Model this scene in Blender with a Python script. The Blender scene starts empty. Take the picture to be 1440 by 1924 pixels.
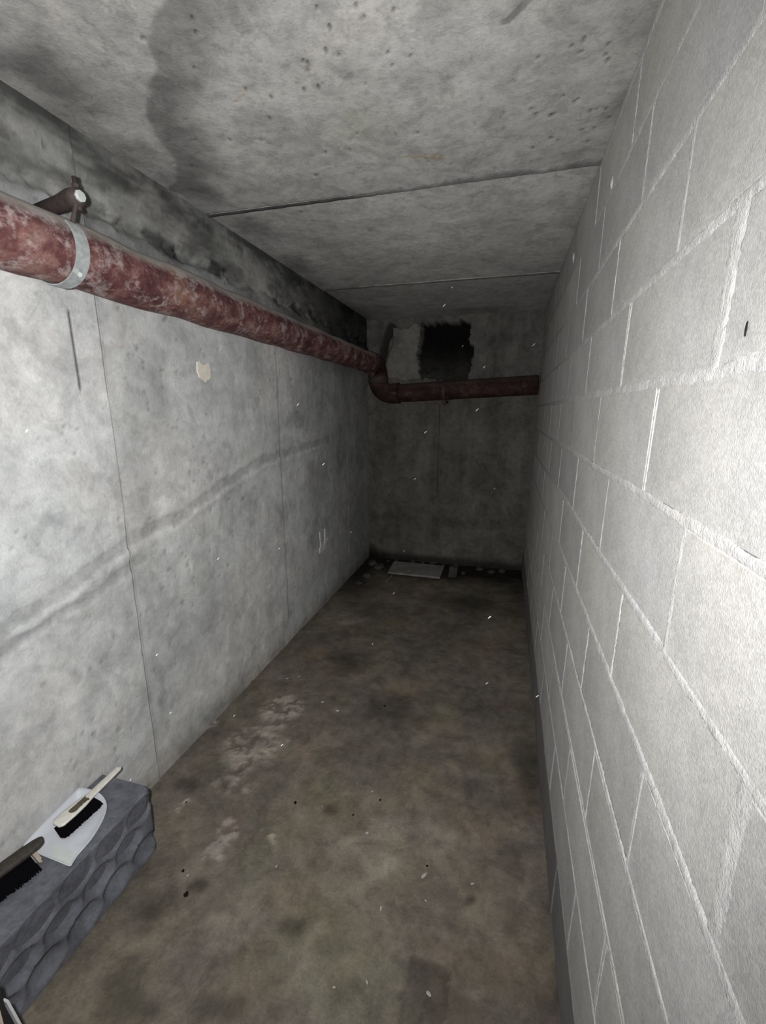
import bpy, math, random
import numpy as np
from mathutils import Vector, Matrix

random.seed(7)
SC = bpy.context.scene
COL = SC.collection

# ------------------------------------------------------------------ camera
FPX = 830.0                       # focal length in pixels of the 1440x1924 frame
VPX, VPY = 955.0, 774.0           # vanishing point of the passage
CAMZ = 1.55
_dx, _dy = VPX - 720.0, 962.0 - VPY
PITCH = math.atan2(_dy, FPX)
YAW = math.atan2(_dx, math.hypot(FPX, _dy))
CF = np.array([-math.sin(YAW)*math.cos(PITCH), math.cos(YAW)*math.cos(PITCH), -math.sin(PITCH)])
CR = np.array([math.cos(YAW), math.sin(YAW), 0.0])
CU = np.cross(CR, CF)
cam = bpy.data.cameras.new('camera')
cam.sensor_fit = 'HORIZONTAL'
cam.sensor_width = 36.0
cam.lens = 36.0*FPX/1440.0
cam.clip_start = 0.02
camo = bpy.data.objects.new('camera', cam)
COL.objects.link(camo)
camo.location = (0, 0, CAMZ)
camo.rotation_euler = Matrix((CR, CU, -CF)).transposed().to_euler()
SC.camera = camo

# ------------------------------------------------------------------ world, light, exposure
w = bpy.data.worlds.new('world'); SC.world = w
w.use_nodes = True
w.node_tree.nodes['Background'].inputs[0].default_value = (0.0, 0.0, 0.0, 1)
w.node_tree.nodes['Background'].inputs[1].default_value = 0.0

flash = bpy.data.lights.new('torch', 'SPOT')
flash.energy = 130.0
flash.color = (1.0, 0.985, 0.975)
flash.spot_size = math.radians(168)
flash.spot_blend = 1.0
flash.shadow_soft_size = 0.012
flo = bpy.data.objects.new('torch', flash)
COL.objects.link(flo)
flo.location = (-0.075, 0.0, CAMZ + 0.03)
flo.rotation_euler = Vector((-0.52, 0.83, -0.17)).to_track_quat('-Z', 'Y').to_euler()

SC.view_settings.view_transform = 'Standard'
SC.view_settings.look = 'None'
SC.view_settings.gamma = 1.0
SC.view_settings.use_curve_mapping = False
SC.view_settings.exposure = 0.0

# ------------------------------------------------------------------ room measures
XL, XR, YB, YF, ZC = -1.36, 0.224, -0.9, 4.4, 2.41
LEAN = 0.0175                      # the block wall leans outwards by one degree

def ray(x, y): return CF + CR*(x - 720.0)/FPX + CU*(962.0 - y)/FPX
def onX(x, y, X):
    d = ray(x, y); p = d*(X/d[0]); p[2] += CAMZ; return p
def onY(x, y, Y):
    d = ray(x, y); p = d*(Y/d[1]); p[2] += CAMZ; return p
def onZ(x, y, Z):
    d = ray(x, y); p = d*((Z - CAMZ)/d[2]); p[2] += CAMZ; return p

# ------------------------------------------------------------------ noise
def _h(ix, iy, s):
    n = (ix.astype(np.int64)*374761393 + iy.astype(np.int64)*668265263 + s*974634777) & 0xffffffff
    n = ((n ^ (n >> 13))*1274126177) & 0xffffffff
    n = n ^ (n >> 16)
    return (n & 0xffffff)/float(0xffffff)
def vn(x, y, s=0):
    ix = np.floor(x); iy = np.floor(y); fx = x - ix; fy = y - iy
    fx = fx*fx*(3 - 2*fx); fy = fy*fy*(3 - 2*fy)
    a = _h(ix, iy, s); b = _h(ix + 1, iy, s); c = _h(ix, iy + 1, s); d = _h(ix + 1, iy + 1, s)
    return (a*(1 - fx) + b*fx)*(1 - fy) + (c*(1 - fx) + d*fx)*fy
def fbm(x, y, sc, s=0, o=4, g=0.5):
    x = np.asarray(x, float); y = np.asarray(y, float)
    t = 0; a = 1; n = 0
    for k in range(o):
        t = t + a*vn(x*sc + 17.3*k, y*sc - 9.1*k, s + 31*k); n += a; a *= g; sc *= 2.03
    return t/n                      # 0..1
def sst(a, b, x):
    t = np.clip((x - a)/(b - a), 0, 1); return t*t*(3 - 2*t)
def dpoly(U, V, pts):
    """distance from every (U,V) to a polyline"""
    best = np.full(U.shape, 1e9)
    for (a, b), (c, d) in zip(pts[:-1], pts[1:]):
        ex, ey = c - a, d - b; L = ex*ex + ey*ey + 1e-12
        t = np.clip(((U - a)*ex + (V - b)*ey)/L, 0, 1)
        best = np.minimum(best, np.hypot(U - a - t*ex, V - b - t*ey))
    return best
def warp(U, V, amp, sc, s):
    return U + amp*(fbm(U, V, sc, s, 3) - .5)*2, V + amp*(fbm(U, V, sc, s + 5, 3) - .5)*2
def band(U, V, pts, w, soft=.6, amp=.0, sc=12, s=0):
    if amp: U, V = warp(U, V, amp, sc, s)
    return 1 - sst(w*(1 - soft), w, dpoly(U, V, pts))
def blob(U, V, c, ru, rv, soft=.5, amp=.0, sc=10, s=0):
    if amp: U, V = warp(U, V, amp, sc, s)
    return 1 - sst(1 - soft, 1, np.hypot((U - c[0])/ru, (V - c[1])/rv))

# ------------------------------------------------------------------ materials
MATS = {}
def _nt(name):
    m = bpy.data.materials.new(name); m.use_nodes = True
    nt = m.node_tree
    return m, nt, nt.nodes['Principled BSDF']
def N(nt, t, **kw):
    n = nt.nodes.new(t)
    for k, v in kw.items(): setattr(n, k, v)
    return n
def noise(nt, vec, scale, detail=4, rough=.55, dist=0.0):
    n = N(nt, 'ShaderNodeTexNoise')
    n.inputs['Scale'].default_value = scale; n.inputs['Detail'].default_value = detail
    n.inputs['Roughness'].default_value = rough; n.inputs['Distortion'].default_value = dist
    nt.links.new(vec, n.inputs['Vector'])
    return n.outputs['Fac']
def ramp(nt, fac, stops):
    r = N(nt, 'ShaderNodeValToRGB'); e = r.color_ramp.elements
    while len(e) < len(stops): e.new(.5)
    for el, (p, c) in zip(e, stops):
        el.position = p; el.color = (c, c, c, 1) if not hasattr(c, '__len__') else (*c, 1)
    nt.links.new(fac, r.inputs[0]); return r.outputs[0]
def mixc(nt, a, b, fac=1.0, mode='MULTIPLY'):
    m = N(nt, 'ShaderNodeMix', data_type='RGBA', blend_type=mode)
    for k, v in ((6, a), (7, b), (0, fac)):
        sock = m.inputs[k]
        if isinstance(v, (int, float)): sock.default_value = v if k == 0 else (v, v, v, 1)
        elif isinstance(v, tuple): sock.default_value = (*v, 1)
        else: nt.links.new(v, sock)
    return m.outputs[2]
def bump(nt, bs, h, strength, dist, prev=None):
    b = N(nt, 'ShaderNodeBump'); b.inputs['Strength'].default_value = strength
    b.inputs['Distance'].default_value = dist
    nt.links.new(h, b.inputs['Height'])
    if prev is not None: nt.links.new(prev, b.inputs['Normal'])
    nt.links.new(b.outputs[0], bs.inputs['Normal']); return b.outputs[0]

def concrete(name, base, big=2.2, mid=9, grain=120, contrast=.25, bumps=.35, attr=True, tint=(1.0, .99, .97),
             pores=.0, rand=0.0, rough=.92, streak=0.0, spec=.15, blotch=.16, speck=0.0, coarse=.6):
    m, nt, bs = _nt(name)
    co = N(nt, 'ShaderNodeTexCoord').outputs['Object']
    n1 = noise(nt, co, big, 5, .6, .4); n2 = noise(nt, co, mid, 5, .65, .2); n3 = noise(nt, co, grain, 3, .6)
    c = mixc(nt, base, tint, ramp(nt, n1, [(.42, 0), (.62, 1)]), 'MULTIPLY')
    c = mixc(nt, c, ramp(nt, n1, [(.3, 1 - contrast), (.7, 1.0 + 0*contrast)]), 1)
    c = mixc(nt, c, ramp(nt, n2, [(.32, 1 - contrast*.8), (.62, 1.0)]), 1)
    c = mixc(nt, c, ramp(nt, n3, [(.3, 1 - contrast*.5), (.7, 1.0)]), 1)
    n4 = noise(nt, co, mid*2.3, 9, .78, .3); n5 = noise(nt, co, big*2.6, 8, .72, .6)
    c = mixc(nt, c, ramp(nt, n4, [(.40, 1 - blotch), (.47, 1 - blotch*.45), (.56, 1.0)]), 1)
    c = mixc(nt, c, ramp(nt, n5, [(.44, 1 - blotch*.9), (.485, 1 - blotch*.3), (.53, 1.0)]), 1)
    if speck:
        vs = N(nt, 'ShaderNodeTexVoronoi'); vs.inputs['Scale'].default_value = 240
        nt.links.new(co, vs.inputs['Vector'])
        c = mixc(nt, c, ramp(nt, vs.outputs['Color'], [(.25, 1 - speck), (.8, 1.0)]), 1)
    if streak:
        mp = N(nt, 'ShaderNodeMapping'); mp.inputs['Scale'].default_value = (9, 9, .9)
        nt.links.new(co, mp.inputs[0])
        ns = noise(nt, mp.outputs[0], 1.0, 4, .6)
        c = mixc(nt, c, ramp(nt, ns, [(.35, 1 - streak), (.6, 1.0)]), 1)
    if pores:
        v = N(nt, 'ShaderNodeTexVoronoi'); v.inputs['Scale'].default_value = 38
        nt.links.new(co, v.inputs['Vector'])
        msk = noise(nt, co, 4, 3)
        pr = ramp(nt, v.outputs['Distance'], [(.05, 1 - pores), (.13, 1.0)])
        c = mixc(nt, c, pr, ramp(nt, msk, [(.5, 0), (.62, 1)]))
    if rand:
        oi = N(nt, 'ShaderNodeObjectInfo')
        c = mixc(nt, c, ramp(nt, oi.outputs['Random'], [(0, (1 - rand, 1 - rand, 1 - rand*.9)), (.5, (1, .99, .965)), (1, (1 - rand*.4, 1 - rand*.4, 1 - rand*.3))]), 1)
    if attr:
        a = N(nt, 'ShaderNodeAttribute', attribute_name='Col')
        c = mixc(nt, c, a.outputs['Color'], 1)
    nt.links.new(c, bs.inputs['Base Color'])
    bs.inputs['Roughness'].default_value = rough
    bs.inputs['Specular IOR Level'].default_value = spec
    p = bump(nt, bs, n2, bumps*coarse, .012)
    bump(nt, bs, n3, bumps, .004, p)
    MATS[name] = m; return m

concrete('cast_wall', (.86, .87, .865), blotch=.15, contrast=.20, bumps=.28, streak=.10, pores=.12)
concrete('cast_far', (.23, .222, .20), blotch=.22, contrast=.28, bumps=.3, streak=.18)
concrete('cast_ceiling', (.68, .675, .66), blotch=.2, coarse=.2, big=3, mid=14, contrast=.22, bumps=.3, pores=.25)
concrete('slab_floor', (.325, .287, .247), blotch=.20, big=2.6, mid=11, contrast=.36, bumps=.4, tint=(1.0, 1.0, .90), rough=.8, spec=.25)
concrete('block', (.735, .735, .725), big=2.0, mid=7, grain=330, contrast=.12, bumps=.34, blotch=.09, speck=.16, coarse=.2, attr=True, rand=.16, tint=(1, .995, .965))
concrete('mortar', (.75, .75, .745), big=5, mid=30, grain=260, contrast=.12, bumps=.5, blotch=.12, attr=True)
concrete('foam_grey', (.185, .193, .222), blotch=.2, big=6, mid=30, grain=400, contrast=.25, bumps=.25, attr=False, tint=(1, 1, 1), rough=.75)
concrete('rubble', (.13, .122, .11), big=9, mid=30, contrast=.4, bumps=.5, attr=False)
concrete('pale_fleck', (.6, .58, .52), big=9, mid=60, contrast=.2, attr=False)
concrete('black_crumb', (.012, .011, .01), big=9, mid=60, contrast=.2, attr=False)
concrete('old_board', (.36, .345, .33), big=5, mid=24, contrast=.3, bumps=.2, attr=False)
concrete('dust', (.75, .75, .73), big=9, mid=60, contrast=.05, attr=False)

def plain(name, col, rough=.5, metal=0.0, spec=.4, var=.12, scale=40, bmp=0.0):
    m, nt, bs = _nt(name)
    co = N(nt, 'ShaderNodeTexCoord').outputs['Object']
    n = noise(nt, co, scale, 4, .6)
    nt.links.new(mixc(nt, col, ramp(nt, n, [(.3, 1 - var), (.65, 1.0)]), 1), bs.inputs['Base Color'])
    bs.inputs['Roughness'].default_value = rough; bs.inputs['Metallic'].default_value = metal
    bs.inputs['Specular IOR Level'].default_value = spec
    if bmp: bump(nt, bs, n, bmp, .003)
    MATS[name] = m; return m
plain('white_plastic', (.58, .61, .66), .45, var=.10, scale=30)
plain('cream_plastic', (.70, .69, .62), .5, var=.18, scale=60)
plain('grey_tape', (.58, .62, .60), .6, var=.1)
plain('black_bristle', (.003, .003, .004), .9, spec=.05, var=.4, scale=300)
plain('tan_bristle', (.42, .36, .28), .7, var=.3, scale=200)
plain('dark_wood', (.050, .043, .036), .7, var=.5, scale=60, bmp=.2)
plain('brown_dirt', (.11, .095, .06), .95, var=.5, scale=200, bmp=.4)
plain('galvanised', (.46, .50, .50), .5, metal=.25, var=.35, scale=70, bmp=.15)
plain('rusty_steel', (.075, .055, .052), .75, metal=.1, var=.5, scale=60, bmp=.3)
plain('steel_plug', (.52, .56, .55), .6, var=.2, scale=90)
plain('cream_paint', (.90, .86, .74), .7, var=.15, scale=60)
plain('chalk', (.72, .72, .70), .9, var=.3, scale=90)
plain('cream_board', (.62, .54, .42), .7, var=.15)
plain('white_board', (.42, .42, .43), .6, var=.15)
plain('dark_edge', (.012, .012, .014), .8, var=.2)

def red_pipe(name, dirty=1.0, shade=1.0):
    m, nt, bs = _nt(name)
    co = N(nt, 'ShaderNodeTexCoord').outputs['Object']
    mp = N(nt, 'ShaderNodeMapping'); mp.inputs['Scale'].default_value = (1.1, .9, 1.1)
    nt.links.new(co, mp.inputs[0]); v = mp.outputs[0]
    n1 = noise(nt, v, 11, 8, .72, .0); n2 = noise(nt, v, 17, 8, .75, .0); n3 = noise(nt, v, 4.3, 5, .65)
    n4 = noise(nt, v, 55, 8, .8, .4)
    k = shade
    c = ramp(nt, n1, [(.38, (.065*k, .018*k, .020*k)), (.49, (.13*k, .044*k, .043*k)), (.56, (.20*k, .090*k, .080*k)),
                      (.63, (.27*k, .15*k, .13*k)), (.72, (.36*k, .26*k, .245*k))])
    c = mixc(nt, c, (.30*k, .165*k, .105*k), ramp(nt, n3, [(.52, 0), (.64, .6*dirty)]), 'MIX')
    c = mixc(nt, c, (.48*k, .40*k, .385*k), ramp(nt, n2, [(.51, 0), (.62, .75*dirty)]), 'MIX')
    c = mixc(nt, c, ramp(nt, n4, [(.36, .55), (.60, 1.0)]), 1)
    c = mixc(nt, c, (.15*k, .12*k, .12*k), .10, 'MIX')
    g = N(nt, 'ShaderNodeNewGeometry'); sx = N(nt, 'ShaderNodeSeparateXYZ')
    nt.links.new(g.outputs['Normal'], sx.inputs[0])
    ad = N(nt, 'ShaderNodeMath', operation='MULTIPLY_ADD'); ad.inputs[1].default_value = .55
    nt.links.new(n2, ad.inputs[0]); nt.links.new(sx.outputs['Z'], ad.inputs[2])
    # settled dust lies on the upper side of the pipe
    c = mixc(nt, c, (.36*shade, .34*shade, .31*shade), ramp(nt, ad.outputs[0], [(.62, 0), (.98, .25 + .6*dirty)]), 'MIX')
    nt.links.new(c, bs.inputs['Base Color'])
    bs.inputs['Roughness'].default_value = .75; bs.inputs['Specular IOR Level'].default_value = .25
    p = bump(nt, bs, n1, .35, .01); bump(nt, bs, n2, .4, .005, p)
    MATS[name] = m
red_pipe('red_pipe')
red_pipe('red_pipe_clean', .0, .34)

# ------------------------------------------------------------------ object helpers
def tag(o, label=None, cat=None, group=None, kind=None):
    if label: o['label'] = label
    if cat: o['category'] = cat
    if group: o['group'] = group
    if kind: o['kind'] = kind
    return o
def empty(name, loc):
    o = bpy.data.objects.new(name, None); COL.objects.link(o); o.location = loc; o.empty_display_size = .05
    return o
def obj(name, verts, faces, mat, parent=None, smooth=False, col=None, local=False):
    me = bpy.data.meshes.new(name)
    V = np.asarray(verts, float)
    if parent is not None and not local: V = V - np.array(parent.location)
    me.from_pydata(V.tolist(), [], faces)
    if smooth: me.polygons.foreach_set('use_smooth', [True]*len(me.polygons))
    if col is not None:
        a = me.color_attributes.new('Col', 'FLOAT_COLOR', 'POINT')
        c4 = np.ones((len(V), 4)); c4[:, :3] = col
        a.data.foreach_set('color', c4.ravel())
    me.materials.append(MATS[mat]); me.update()
    o = bpy.data.objects.new(name, me); COL.objects.link(o)
    if parent is not None: o.parent = parent
    return o
def gridfaces(nu, nv, flip=False):
    i = np.arange(nu - 1)[:, None]*nv + np.arange(nv - 1)[None, :]
    q = np.stack([i, i + nv, i + nv + 1, i + 1], -1).reshape(-1, 4)
    if flip: q = q[:, ::-1]
    return q.tolist()
def axis(a, b, step, extra=()):
    n = max(2, int(round((b - a)/step)) + 1)
    v = np.linspace(a, b, n)
    if len(extra): v = np.unique(np.concatenate([v, [e for e in extra if a < e < b]]))
    return v
def box(x0, x1, y0, y1, z0, z1):
    v = [(x, y, z) for x in (x0, x1) for y in (y0, y1) for z in (z0, z1)]
    f = [(0, 1, 3, 2), (4, 6, 7, 5), (0, 4, 5, 1), (2, 3, 7, 6), (0, 2, 6, 4), (1, 5, 7, 3)]
    return v, f
def tube(path, radii, n=20, caps=True):
    P = [Vector(p) for p in path]
    if not hasattr(radii, '__len__'): radii = [radii]*len(P)
    vs, fs = [], []
    t0 = (P[1] - P[0]).normalized()
    up = Vector((0, 0, 1)) if abs(t0.z) < .9 else Vector((1, 0, 0))
    nrm = (up - t0*up.dot(t0)).normalized()
    for i, p in enumerate(P):
        t = (P[min(i + 1, len(P) - 1)] - P[max(i - 1, 0)]).normalized()
        nrm = (nrm - t*nrm.dot(t)).normalized(); bi = t.cross(nrm)
        for k in range(n):
            a = 2*math.pi*k/n
            vs.append(p + (nrm*math.cos(a) + bi*math.sin(a))*radii[i])
    for i in range(len(P) - 1):
        for k in range(n):
            fs.append((i*n + k, i*n + (k + 1) % n, (i + 1)*n + (k + 1) % n, (i + 1)*n + k))
    if caps:
        fs.append(tuple(range(n))[::-1]); fs.append(tuple(range((len(P) - 1)*n, len(P)*n)))
    return [tuple(v) for v in vs], fs
def rock(c, r, seed, flat=.7, n=2):
    """small irregular chip: jittered, squashed octahedron-sphere"""
    rnd = random.Random(seed)
    vs = []; fs = []
    rings, seg = 4, 6
    for i in range(rings + 1):
        th = math.pi*i/rings
        for k in range(seg):
            a = 2*math.pi*(k + .5*(i % 2))/seg
            q = r*(.75 + .5*rnd.random())
            vs.append((c[0] + q*math.sin(th)*math.cos(a), c[1] + q*math.sin(th)*math.sin(a), c[2] + q*flat*math.cos(th)))
    for i in range(rings):
        for k in range(seg):
            fs.append((i*seg + k, (i + 1)*seg + k, (i + 1)*seg + (k + 1) % seg, i*seg + (k + 1) % seg))
    return vs, fs

# ================================================================== SETTING
# ------------------------------------------------------------------ floor
us = axis(XL - .02, XR + .04, .011); vs_ = axis(YB, YF + .02, .011)
U, V = np.meshgrid(us, vs_, indexing='ij')
crust = np.zeros_like(U); pale = np.zeros_like(U); dark = np.zeros_like(U)
def fl(x, y):
    p = onZ(x, y, 0); return (p[0], p[1])
for (x, y, a, b, s) in [(480, 1400, .17, .17, 1), (530, 1335, .16, .16, 2), (450, 1440, .10, .07, 3), (430, 1565, .055, .05, 4),
                        (415, 1600, .05, .035, 5), (508, 1580, .03, .03, 6), (345, 1510, .04, .04, 7), (440, 1475, .12, .04, 8), (400, 1350, .05, .05, 9)]:
    crust = np.maximum(crust, blob(U, V, fl(x, y), a, b, .55, .06, 14, 40 + s))
crust *= sst(.40, .52, fbm(U, V, 24, 61, 5, .7))
for (x, y, a, b, s) in [(730, 1560, .16, .11, 1), (700, 1620, .10, .10, 2), (640, 1600, .09, .07, 3), (840, 1600, .16, .12, 4),
                        (560, 1850, .10, .05, 5), (900, 1880, .05, .04, 7), (980, 1560, .10, .12, 8),
                        (420, 1740, .10, .05, 9), (1000, 1640, .05, .08, 10), (640, 1160, .35, .16, 11)]:
    pale = np.maximum(pale, blob(U, V, fl(x, y), a, b, .8, .08, 9, 80 + s))
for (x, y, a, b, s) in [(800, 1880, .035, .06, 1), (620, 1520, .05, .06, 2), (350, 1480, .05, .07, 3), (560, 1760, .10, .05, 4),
                        (650, 1240, .20, .2, 5), (880, 1700, .03, .03, 6), (1050, 1850, .03, .06, 7), (300, 1700, .09, .12, 8), (250, 1860, .14, .10, 12), (420, 1880, .12, .06, 13), (380, 1660, .06, .06, 14),  # lower-left blobs paint the light's fading edge into the floor colour
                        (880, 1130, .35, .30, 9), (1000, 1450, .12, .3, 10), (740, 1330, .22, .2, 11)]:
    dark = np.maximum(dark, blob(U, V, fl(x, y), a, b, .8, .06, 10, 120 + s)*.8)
# old square patch with a crisp left edge
pa = np.array([fl(770, 1790), fl(848, 1785), fl(860, 1924), fl(782, 1924)])
uu, vv = warp(U, V, .008, 30, 9)
inp = (uu > pa[0, 0]) & (uu < pa[1, 0] + .002) & (vv < pa[0, 1])
dark = np.maximum(dark, inp*(.35 + .5*fbm(U, V, 22, 5)))
# black wet dirt along the far wall and in the left far corner
uu, vv = warp(U, V, .10, 5, 15)
wet = np.maximum(sst(3.75, 4.15, vv), sst(3.0, 3.9, vv)*sst(-.95, -1.3, uu))
wet = np.maximum(wet, .75*sst(3.2, 4.0, vv)*sst(-.1, .2, uu))
dark = np.maximum(dark, wet)
Z = .010*(fbm(U, V, 1.6, 3) - .5) + .004*(fbm(U, V, 14, 4) - .5) + crust*(.004 + .006*fbm(U, V, 40, 8)) - inp*.004
Z += wet*.012*fbm(U, V, 26, 12)
n_big = fbm(U, V, 3.2, 21, 5, .6)
base = (.80 + .42*(n_big - .5)*2*.6)
col = np.stack([base*1.0, base*.995, base*.97], -1)
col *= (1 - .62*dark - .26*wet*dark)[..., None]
col = col*(1 + .38*pale)[..., None]*np.array([1, 1, 1.0])
col = col*(1 + 1.15*crust)[..., None]
fine = fbm(U, V, 13, 141, 5, .7)
col *= (1 - .10*sst(.52, .60, fine) + .06*sst(.46, .40, fine))[..., None]
col[..., 2] *= (1 + .06*crust)
rustm = .6*sst(.60, .74, fbm(U, V, 5, 33, 4))
col *= 1 - rustm[..., None]*np.array([-.04, .05, .10])
green = .6*sst(.58, .72, fbm(U, V, 3.5, 37, 4))
col *= 1 - green[..., None]*np.array([.06, -.01, .09])
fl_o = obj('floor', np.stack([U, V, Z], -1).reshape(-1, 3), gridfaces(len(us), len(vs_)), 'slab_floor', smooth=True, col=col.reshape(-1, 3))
tag(fl_o, kind='structure')

# ------------------------------------------------------------------ left wall (cast concrete)
def lw(x, y):
    p = onX(x, y, XL); return (p[1], p[2])
J1, J2 = 1.295, 2.515
ex = []
for j in (J1, J2, 1.19, 3.745):
    ex += [j - .0045, j - .0022, j, j + .0022, j + .0045]
us = axis(YB, YF + .02, .011, ex); vs_ = axis(-.02, ZC + .03, .011)
U, V = np.meshgrid(us, vs_, indexing='ij')
X = .010*(fbm(U, V, 1.1, 51) - .5) + .004*(fbm(U, V, 9, 52) - .5)
# step between the shutter panels, thin joints
X -= .003*sst(J1 - .004, J1 + .004, U) + .003*sst(J2 - .002, J2 + .002, U)
wob = .75 + .5*fbm(U, V, 3, 53)
g2 = (np.abs(U - J2) < .0024)*sst(.12, .2, V)
g1 = (np.abs(U - J1) < .0024)*(fbm(U, V, 2.3, 54, 2) > .42)
g3 = (np.abs(U - 1.19) < .0024)*(V > 1.62)*(V < 1.86)
g4 = (np.abs(U - 3.745) < .0024)*(V < 1.8)
gro = np.clip(g2*(V < 2.17) + g1*.8*(V < 2.17) + g3 + g4*.8, 0, 1)
gwide = np.clip((np.abs(U - J2) < .005)*sst(.12, .2, V)*(V < 2.17)*.6 + (np.abs(U - 1.19) < .005)*(V > 1.62)*(V < 1.86)*.3 + (np.abs(U - J1) < .005)*(g1.max(0)[None, :] > 0)*(V < 2.17)*.3, 0, 1)
X -= gro*.008
# wavy pour line that climbs towards the far end, with a second line under it on the near part
L1 = [lw(-120, 1265), lw(60, 1150), lw(150, 1085), lw(250, 1015), lw(345, 965), lw(420, 910), lw(500, 862), lw(560, 845), lw(620, 825)]
L2 = [lw(-100, 1290), lw(70, 1180), lw(160, 1130), lw(230, 1075), lw(275, 1045)]
b1 = band(U, V, L1, .030, .35, .018, 16, 3); b2 = band(U, V, L2, .022, .35, .016, 16, 4)
ripple = fbm(U, V, 22, 57)
X -= (b1*.004 + b2*.004)*(.5 + ripple)
X += band(U, V, [(a, b - .045) for a, b in L1], .022, .8, .016, 14, 5)*.004
# upper pour: set back, with a ragged slurry fringe hanging over the joint
zj = 2.185 + .030*(fbm(U, V*0, 9, 58, 4, .6) - .5)*2 + .02*(fbm(U, V*0, 34, 59, 2) - .5)
up = sst(-.004, .004, V - zj)
X -= up*.016
X -= band(U, V, [(YB, 2.20), (YF, 2.20)], .028, .5, .03, 16, 7)*(fbm(U, V, 6, 61) > .5)*.016
# bug holes
pit = (fbm(U, V, 46, 63, 2) > .82)*(fbm(U, V, 3, 64, 3) > .5)*1.0
X -= pit*.004
col = np.ones(U.shape + (3,))
tone = 1 + .26*(fbm(U, V, 1.7, 71, 6, .66) - .5)*2
tone *= 1 - .10*sst(.50, .56, fbm(U, V, 3.1, 171, 6, .66)) - .10*sst(.56, .60, fbm(U, V, 5.3, 172, 5, .66))
tone *= 1 - .10*sst(J1 - .01, J1 + .01, U)*sst(J1 + .9, J1, U)
cool = sst(.42, .6, fbm(U, V, 2.4, 72, 4))
col *= tone[..., None]
col *= 1 - cool[..., None]*np.array([.035, .01, 0])
col *= 1 - .22*b1[..., None]*(.6 + .8*ripple[..., None]) - .20*b2[..., None]
col *= 1 - .35*pit[..., None]
col *= 1 - np.maximum(.85*gro, .6*gwide)[..., None]
stripe = band(U, V, [(J1 - .015, .9), (J1 - .02, 1.35)], .025, .4, .006, 20, 9)
col *= 1 - .13*stripe[..., None]
# dirt and damp on the upper pour and down from it, plus painted pipe shadow
upd = up*(.42 + .34*sst(.3, .7, fbm(U*.35, V, 12, 74, 5, .7)) + .12*sst(2.30, 2.4, V))
col *= (1 - np.clip(upd, 0, .85))[..., None]*(1 - up[..., None]*np.array([0, .02, .06]))
pipe_shade = sst(2.00, 2.07, V + .03*(fbm(U, V*.3, 12, 175, 4) - .5))*(1 - up)  # darkens the wall above the pipe in place of the pipe's shadow
col *= 1 - pipe_shade[..., None]*(.42 + .25*fbm(U, V, 14, 176, 5, .65))[..., None]
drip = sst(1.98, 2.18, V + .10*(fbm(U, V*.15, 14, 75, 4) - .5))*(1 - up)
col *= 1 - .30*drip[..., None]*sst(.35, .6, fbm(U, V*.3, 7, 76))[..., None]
fr = band(U, V, [(YB, 2.20), (YF, 2.20)], .05, .7, .035, 13, 8)*sst(.5, .62, fbm(U, V, 7, 77, 4))
col *= 1 - .72*fr[..., None]
# damp, dirt and a steeper light falloff painted darker towards the far end
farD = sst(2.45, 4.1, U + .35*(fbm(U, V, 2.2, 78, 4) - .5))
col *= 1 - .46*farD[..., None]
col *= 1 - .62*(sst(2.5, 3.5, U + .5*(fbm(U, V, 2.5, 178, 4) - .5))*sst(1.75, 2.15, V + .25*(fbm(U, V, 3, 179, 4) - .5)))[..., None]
for (x, y, a, b, k, s) in [(470, 940, .12, .10, .18, 1), (560, 790, .3, .08, .25, 2), (300, 800, .16, .3, .08, 3), (600, 900, .3, .25, .22, 4),
                           (440, 1340, .05, .25, .28, 5), (400, 1380, .03, .08, .3, 6), (305, 1300, .03, .2, .22, 7), (330, 640, .2, .1, .12, 8),
                           (120, 1180, .08, .03, .2, 9), (140, 1265, .04, .03, .22, 10), (95, 1285, .03, .02, .25, 11), (230, 640, .04, .12, .12, 12)]:
    col *= 1 - k*blob(U, V, lw(x, y), a, b, .8, .05, 12, 200 + s)[..., None]
# pale rubbed marks
for (x, y, a, b, k, s) in [(500, 1120, .05, .03, .25, 1), (485, 1160, .03, .06, .25, 2), (505, 1100, .07, .015, .3, 3), (590, 845, .03, .012, .5, 4),
                           (330, 690, .11, .008, .22, 5), (400, 690, .05, .01, .3, 6), (70, 1350, .10, .03, .12, 7), (110, 900, .2, .2, .06, 8),
                           (360, 955, .08, .02, .15, 9), (190, 720, .05, .12, .10, 10)]:
    col *= 1 + k*blob(U, V, lw(x, y), a, b, .8, .03, 18, 300 + s)[..., None]
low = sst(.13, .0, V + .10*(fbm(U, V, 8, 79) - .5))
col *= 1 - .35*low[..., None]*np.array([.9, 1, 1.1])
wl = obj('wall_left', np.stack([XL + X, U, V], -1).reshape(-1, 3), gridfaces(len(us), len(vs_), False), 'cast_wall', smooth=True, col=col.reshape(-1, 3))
tag(wl, kind='structure')

# ------------------------------------------------------------------ far wall
def fw(x, y):
    p = onY(x, y, YF); return (p[0], p[2])
us = axis(XL - .02, .32, .011, [-.648, -.645, -.642]); vs_ = axis(-.02, ZC + .03, .011)
U, V = np.meshgrid(us, vs_, indexing='ij')
uu, vv = warp(U, V, .045, 9, 401)
uu, vv = warp(uu, vv, .015, 30, 431)
hole = ((uu > -.845) & (uu < -.375) & (vv > 1.86) & (vv < 2.37))*1.0
Y = .012*(fbm(U, V, 1.6, 402) - .5) + .005*(fbm(U, V, 11, 403) - .5)
rub = fbm(U, V, 11, 404, 4, .6)
Y += hole*(.16 - .12*sst(2.12, 1.86, V)*(.4 + rub))
plp = [fw(722, 640), fw(735, 618), fw(790, 612)]
patch = ((uu > -1.20 + .10*sst(1.98, 2.25, vv)) & (uu < -.85) & (vv > 1.86) & (vv < 2.33))*1.0
Y -= patch*.030
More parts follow.
